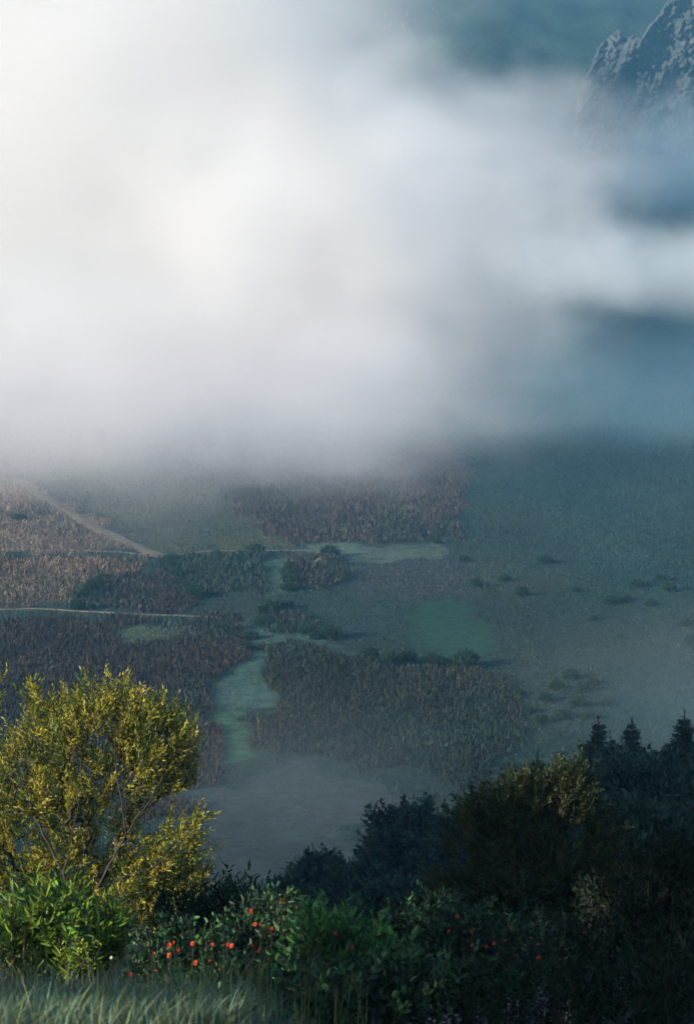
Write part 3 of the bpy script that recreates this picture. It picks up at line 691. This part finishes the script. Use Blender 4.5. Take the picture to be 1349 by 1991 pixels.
grass('grass', 34000, (-3.6, .9), (7.8, 13.2), (.03, .21), [(.10,.18,.12), (.15,.24,.17), (.06,.11,.07), (.22,.22,.10), (.05,.08,.05), (.14,.19,.07)], .0030, 'pale blue green grass at the bottom left',
      lambda x, y: np.clip(.62 - (x + .9) * .9 + 1.3 * fbm(x * 1.6, y * 1.6, 4, 3), 0, 1), .95)
grass('tall_grass', 900, (-3.6, .4), (11.0, 14.6), (.25, .62), [(.13,.18,.06), (.19,.20,.07), (.22,.15,.06), (.09,.13,.05)], .0032, 'tall straw and green grass stems before the bright shrub',
      lambda x, y: np.clip(.9 - (x + .6) * .6, 0.05, 1), .3)
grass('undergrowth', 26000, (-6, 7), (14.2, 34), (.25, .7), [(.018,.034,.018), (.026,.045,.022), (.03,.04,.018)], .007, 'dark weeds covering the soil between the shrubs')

# ------------------------------------------------------------------ far mountain: cliff and pale trees
def cliff():
    su = np.array([1118,1126,1134,1142,1152,1170,1188,1203,1215,1232,1248,1264,1285,1300,1330,1380,1440])
    sv = np.array([225,205,180,150,118,86,68,60,74,70,74,52,24,-2,-34,-60,-70])
    nu, nv = 190, 150
    U = np.linspace(1118, 1440, nu); top = np.interp(U, su, sv) + fbm(U / 16, U * 0, 4, 3) * 6
    s_ = np.linspace(0, 1, nv)[:, None]; PXu = np.tile(U, (nv, 1)); PYv = top + (300 - top) * s_
    PXu = PXu + fbm(PYv / 15, PYv * 0 + U / 60, 4, 17) * 12 * (1 - np.clip((U - 1118) / 70, 0, 1)) ; led = (PYv + fbm(PXu / 25, PYv / 40, 3, 44) * 26 + PXu * .25) / 19; led = led - np.floor(led)
    flute = 1 - np.abs(fbm(PXu / 26 + PYv / 160, PYv / 110, 4, 29)) * 2.2
    big = fbm(PXu / 44 + PYv / 120, PYv / 85, 5, 13); fine = fbm(PXu / 9, PYv / 10, 4, 33)
    dep = 776 - 14 * np.sqrt(s_) - 7 * np.clip((PXu - 1118) / 30, 0, 1) - flute * 2.2 - big * 17 - fine * 3.0 + 3.2 * led ** 2 - 6 * np.clip(fbm(PXu / 20, PYv / 60, 4, 52), 0, 1)
    front = at(PXu, PYv, dep)
    back = at(PXu, PYv, dep + 0) + np.array([0, 34, 2.0]) * (.15 + .85 * np.minimum(s_ * 6, 1))[..., None]
    V = np.concatenate([front.reshape(-1, 3), back.reshape(-1, 3)]); i = np.arange(nu * nv).reshape(nv, nu); j = i + nu * nv
    q = lambda k: np.stack([k[:-1, :-1], k[1:, :-1], k[1:, 1:], k[:-1, 1:]], -1).reshape(-1, 4)
    rim = np.concatenate([i[0], i[1:, -1], i[-1, -2::-1], i[-2:0:-1, 0]]); r2 = rim + nu * nv
    F = np.concatenate([q(i), q(j)[:, ::-1], np.stack([rim, np.roll(rim, -1), np.roll(r2, -1), r2], -1)])
    o = mesh_obj('rock_cliff', V, F, M_ROCK, smooth=False)
    tag(o, 'grey rock cliff with pale streaks above the fog at upper right', 'cliff')
cliff()
def on_terrain(px, py):
    for d in np.arange(560, 1350, 2.0):
        p = at(px, py, d)
        if p[2] < tz(p[0], p[1]): return p
    return at(px, py, 900)
proto = None
for k, (px, py) in enumerate([(722,24),(748,20),(770,26),(792,18),(806,30),(828,22),(842,12),(860,34),(758,42),(784,46)]):
    p = on_terrain(px, py + 14); h = 15 * p[1] / FPX
    if proto is None:
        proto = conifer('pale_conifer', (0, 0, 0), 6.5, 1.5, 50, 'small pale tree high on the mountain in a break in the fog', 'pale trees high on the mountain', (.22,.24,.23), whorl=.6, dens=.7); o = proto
    else: o = copy_tree(proto)
    o.location = (p[0], p[1], p[2] - .3); s = h / 6.5 * rng.uniform(.8, 1.2); o.scale = (s, s, s); o.rotation_euler = (0, 0, rng.uniform(0, 6))

# ------------------------------------------------------------------ fog and haze
def fog(name, label, lobes, voxel):
    """one cloud: lobes = (centre, radii, turn, density, softness, noise amount, noise size, colour, seed)"""
    import bmesh
    m = bpy.data.materials.new(name); m.use_nodes = True; t = m.node_tree; t.nodes.remove(t.nodes['Principled BSDF'])
    def mth(op, a, b):
        q = t.nodes.new('ShaderNodeMath'); q.operation = op
        for i, z in enumerate((a, b)):
            if isinstance(z, (int, float)): q.inputs[i].default_value = z
            else: t.links.new(z, q.inputs[i])
        return q.outputs[0]
    geo = t.nodes.new('ShaderNodeNewGeometry'); noises = {}; shader = None; bm = bmesh.new()
    for c_, r, turn, dens, soft, namp, size, col, seed in lobes:
        if (size, seed) not in noises:
            mp = t.nodes.new('ShaderNodeMapping'); k = 1.0 / size
            mp.inputs['Scale'].default_value = (k, k * .8, k * 1.25); mp.inputs['Location'].default_value = (seed, seed * .7, 0)
            t.links.new(geo.outputs['Position'], mp.inputs[0])
            no = t.nodes.new('ShaderNodeTexNoise'); no.inputs['Scale'].default_value = 1.0; no.inputs['Detail'].default_value = 5; no.inputs['Roughness'].default_value = .6
            t.links.new(mp.outputs[0], no.inputs['Vector']); noises[(size, seed)] = mth('SUBTRACT', no.outputs[0], .5)
        tm = t.nodes.new('ShaderNodeMapping'); tm.vector_type = 'TEXTURE'
        tm.inputs['Location'].default_value = c_; tm.inputs['Rotation'].default_value = (0, 0, R(turn)); tm.inputs['Scale'].default_value = r
        t.links.new(geo.outputs['Position'], tm.inputs[0])
        ln = t.nodes.new('ShaderNodeVectorMath'); ln.operation = 'LENGTH'; t.links.new(tm.outputs[0], ln.inputs[0]); d = ln.outputs['Value']
        f = mth('ADD', mth('SUBTRACT', 1.0, d), mth('MULTIPLY', noises[(size, seed)], namp))
        f = mth('MINIMUM', f, mth('SUBTRACT', 1.15, d))
        mr = t.nodes.new('ShaderNodeMapRange'); mr.interpolation_type = 'SMOOTHSTEP'
        mr.inputs[1].default_value = 0.0; mr.inputs[2].default_value = soft; mr.inputs[3].default_value = 0; mr.inputs[4].default_value = dens
        t.links.new(f, mr.inputs[0])
        pv = t.nodes.new('ShaderNodeVolumePrincipled'); pv.inputs['Color'].default_value = (*col, 1)
        t.links.new(mr.outputs[0], pv.inputs['Density'])
        if shader is None: shader = pv.outputs[0]
        else:
            ad = t.nodes.new('ShaderNodeAddShader'); t.links.new(shader, ad.inputs[0]); t.links.new(pv.outputs[0], ad.inputs[1]); shader = ad.outputs[0]
        X = Matrix.Translation(c_) @ Matrix.Rotation(R(turn), 4, 'Z') @ Matrix.Diagonal((*r, 1)).to_4x4()
        bmesh.ops.create_icosphere(bm, subdivisions=4, radius=1.19, matrix=X)
    t.links.new(shader, t.nodes['Material Output'].inputs['Volume'])
    me = bpy.data.meshes.new(name); bm.to_mesh(me); bm.free()
    o = bpy.data.objects.new(name, me); COL.objects.link(o)
    if len(lobes) > 1:                                  # one closed skin round all the lobes
        md = o.modifiers.new('skin', 'REMESH'); md.mode = 'VOXEL'; md.voxel_size = voxel
        me2 = bpy.data.meshes.new_from_object(o.evaluated_get(bpy.context.evaluated_depsgraph_get())); o.modifiers.clear(); o.data = me2; me2.name = name
    o.data.materials.clear(); o.data.materials.append(m)
    tag(o, label, 'fog', kind='stuff')
W = (.865, .85, .845); B = (.895, .885, .885); BL = (.80, .93, 1); MV = (.92, .90, .925)
fog('fog_bank', 'great white bank of morning fog filling the valley and hiding the far mountain', [
    ((-94, 640, 100), (162, 92, 116), -32, .026, .6, .5, 46, W, 3.1),
    ((2, 592, 60), (102, 84, 59), -35, .027, .6, .85, 34, B, 6.4),
    ((30, 575, 36), (72, 60, 34), -20, .012, .9, 1.0, 34, B, 6.4),
    ((45, 610, 92), (52, 44, 26), -10, .012, .8, 1.7, 22, B, 5.7),
    ((118, 540, 49), (112, 45, 18), -12, .022, .8, .9, 34, (.93, .97, 1), 6.4),
    ((112, 650, 80), (58, 42, 32), 0, .013, .8, 1.9, 22, BL, 5.7),
    ((80, 535, 10), (80, 60, 36), 0, .004, .95, .9, 34, (.5, .83, 1), 6.4)], 5.0)
fog('mist', 'low mauve mist trailing off the fog bank over the far fields', [
    ((-52, 560, 10), (135, 262, 44), -8, .0032, .4, .9, 38, MV, 1.3),
    ((-50, 625, 20), (135, 205, 62), -8, .0075, 1.0, 1.2, 38, MV, 1.3),
    ((-6, 440, 14), (38, 62, 30), 20, .010, 1.0, 1.5, 17, MV, 12.3),
    ((-62, 450, 10), (46, 75, 24), -10, .008, 1.0, 1.3, 17, (.93, .90, .91), 12.3)], 4.0)
fog('mist', 'pale mist pooled behind the central trees', [((-4, 170, 3), (22, 34, 9), 0, .0022, .9, .6, 14, (.8, .92, 1), 2.3)], 2)
fog('mist', 'pale mist pooled behind the conifers at right', [((40, 190, 6), (28, 48, 13), 0, .0022, .9, .6, 16, (.65, .9, 1), 4.3)], 2)

def haze():
    x0, x1, y0, y1, z0, z1 = -705, 705, -255, 1405, -3, float(max(v.co.z for v in g.data.vertices)) + 4
    v = [(x, y, z) for z in (z0, z1) for y in (y0, y1) for x in (x0, x1)]
    f = np.array([(0, 2, 3, 1), (4, 5, 7, 6), (0, 1, 5, 4), (2, 6, 7, 3), (0, 4, 6, 2), (1, 3, 7, 5)])
    m = bpy.data.materials.new('haze_air'); m.use_nodes = True; t = m.node_tree; t.nodes.remove(t.nodes['Principled BSDF'])
    pv = t.nodes.new('ShaderNodeVolumePrincipled'); pv.inputs['Color'].default_value = (.21, .58, .92, 1); pv.inputs['Density'].default_value = .00030
    t.links.new(pv.outputs[0], t.nodes['Material Output'].inputs['Volume'])
    o = mesh_obj('haze', np.array(v), f, m); tag(o, 'thin blue morning haze filling the valley air', 'haze', kind='stuff')
haze()
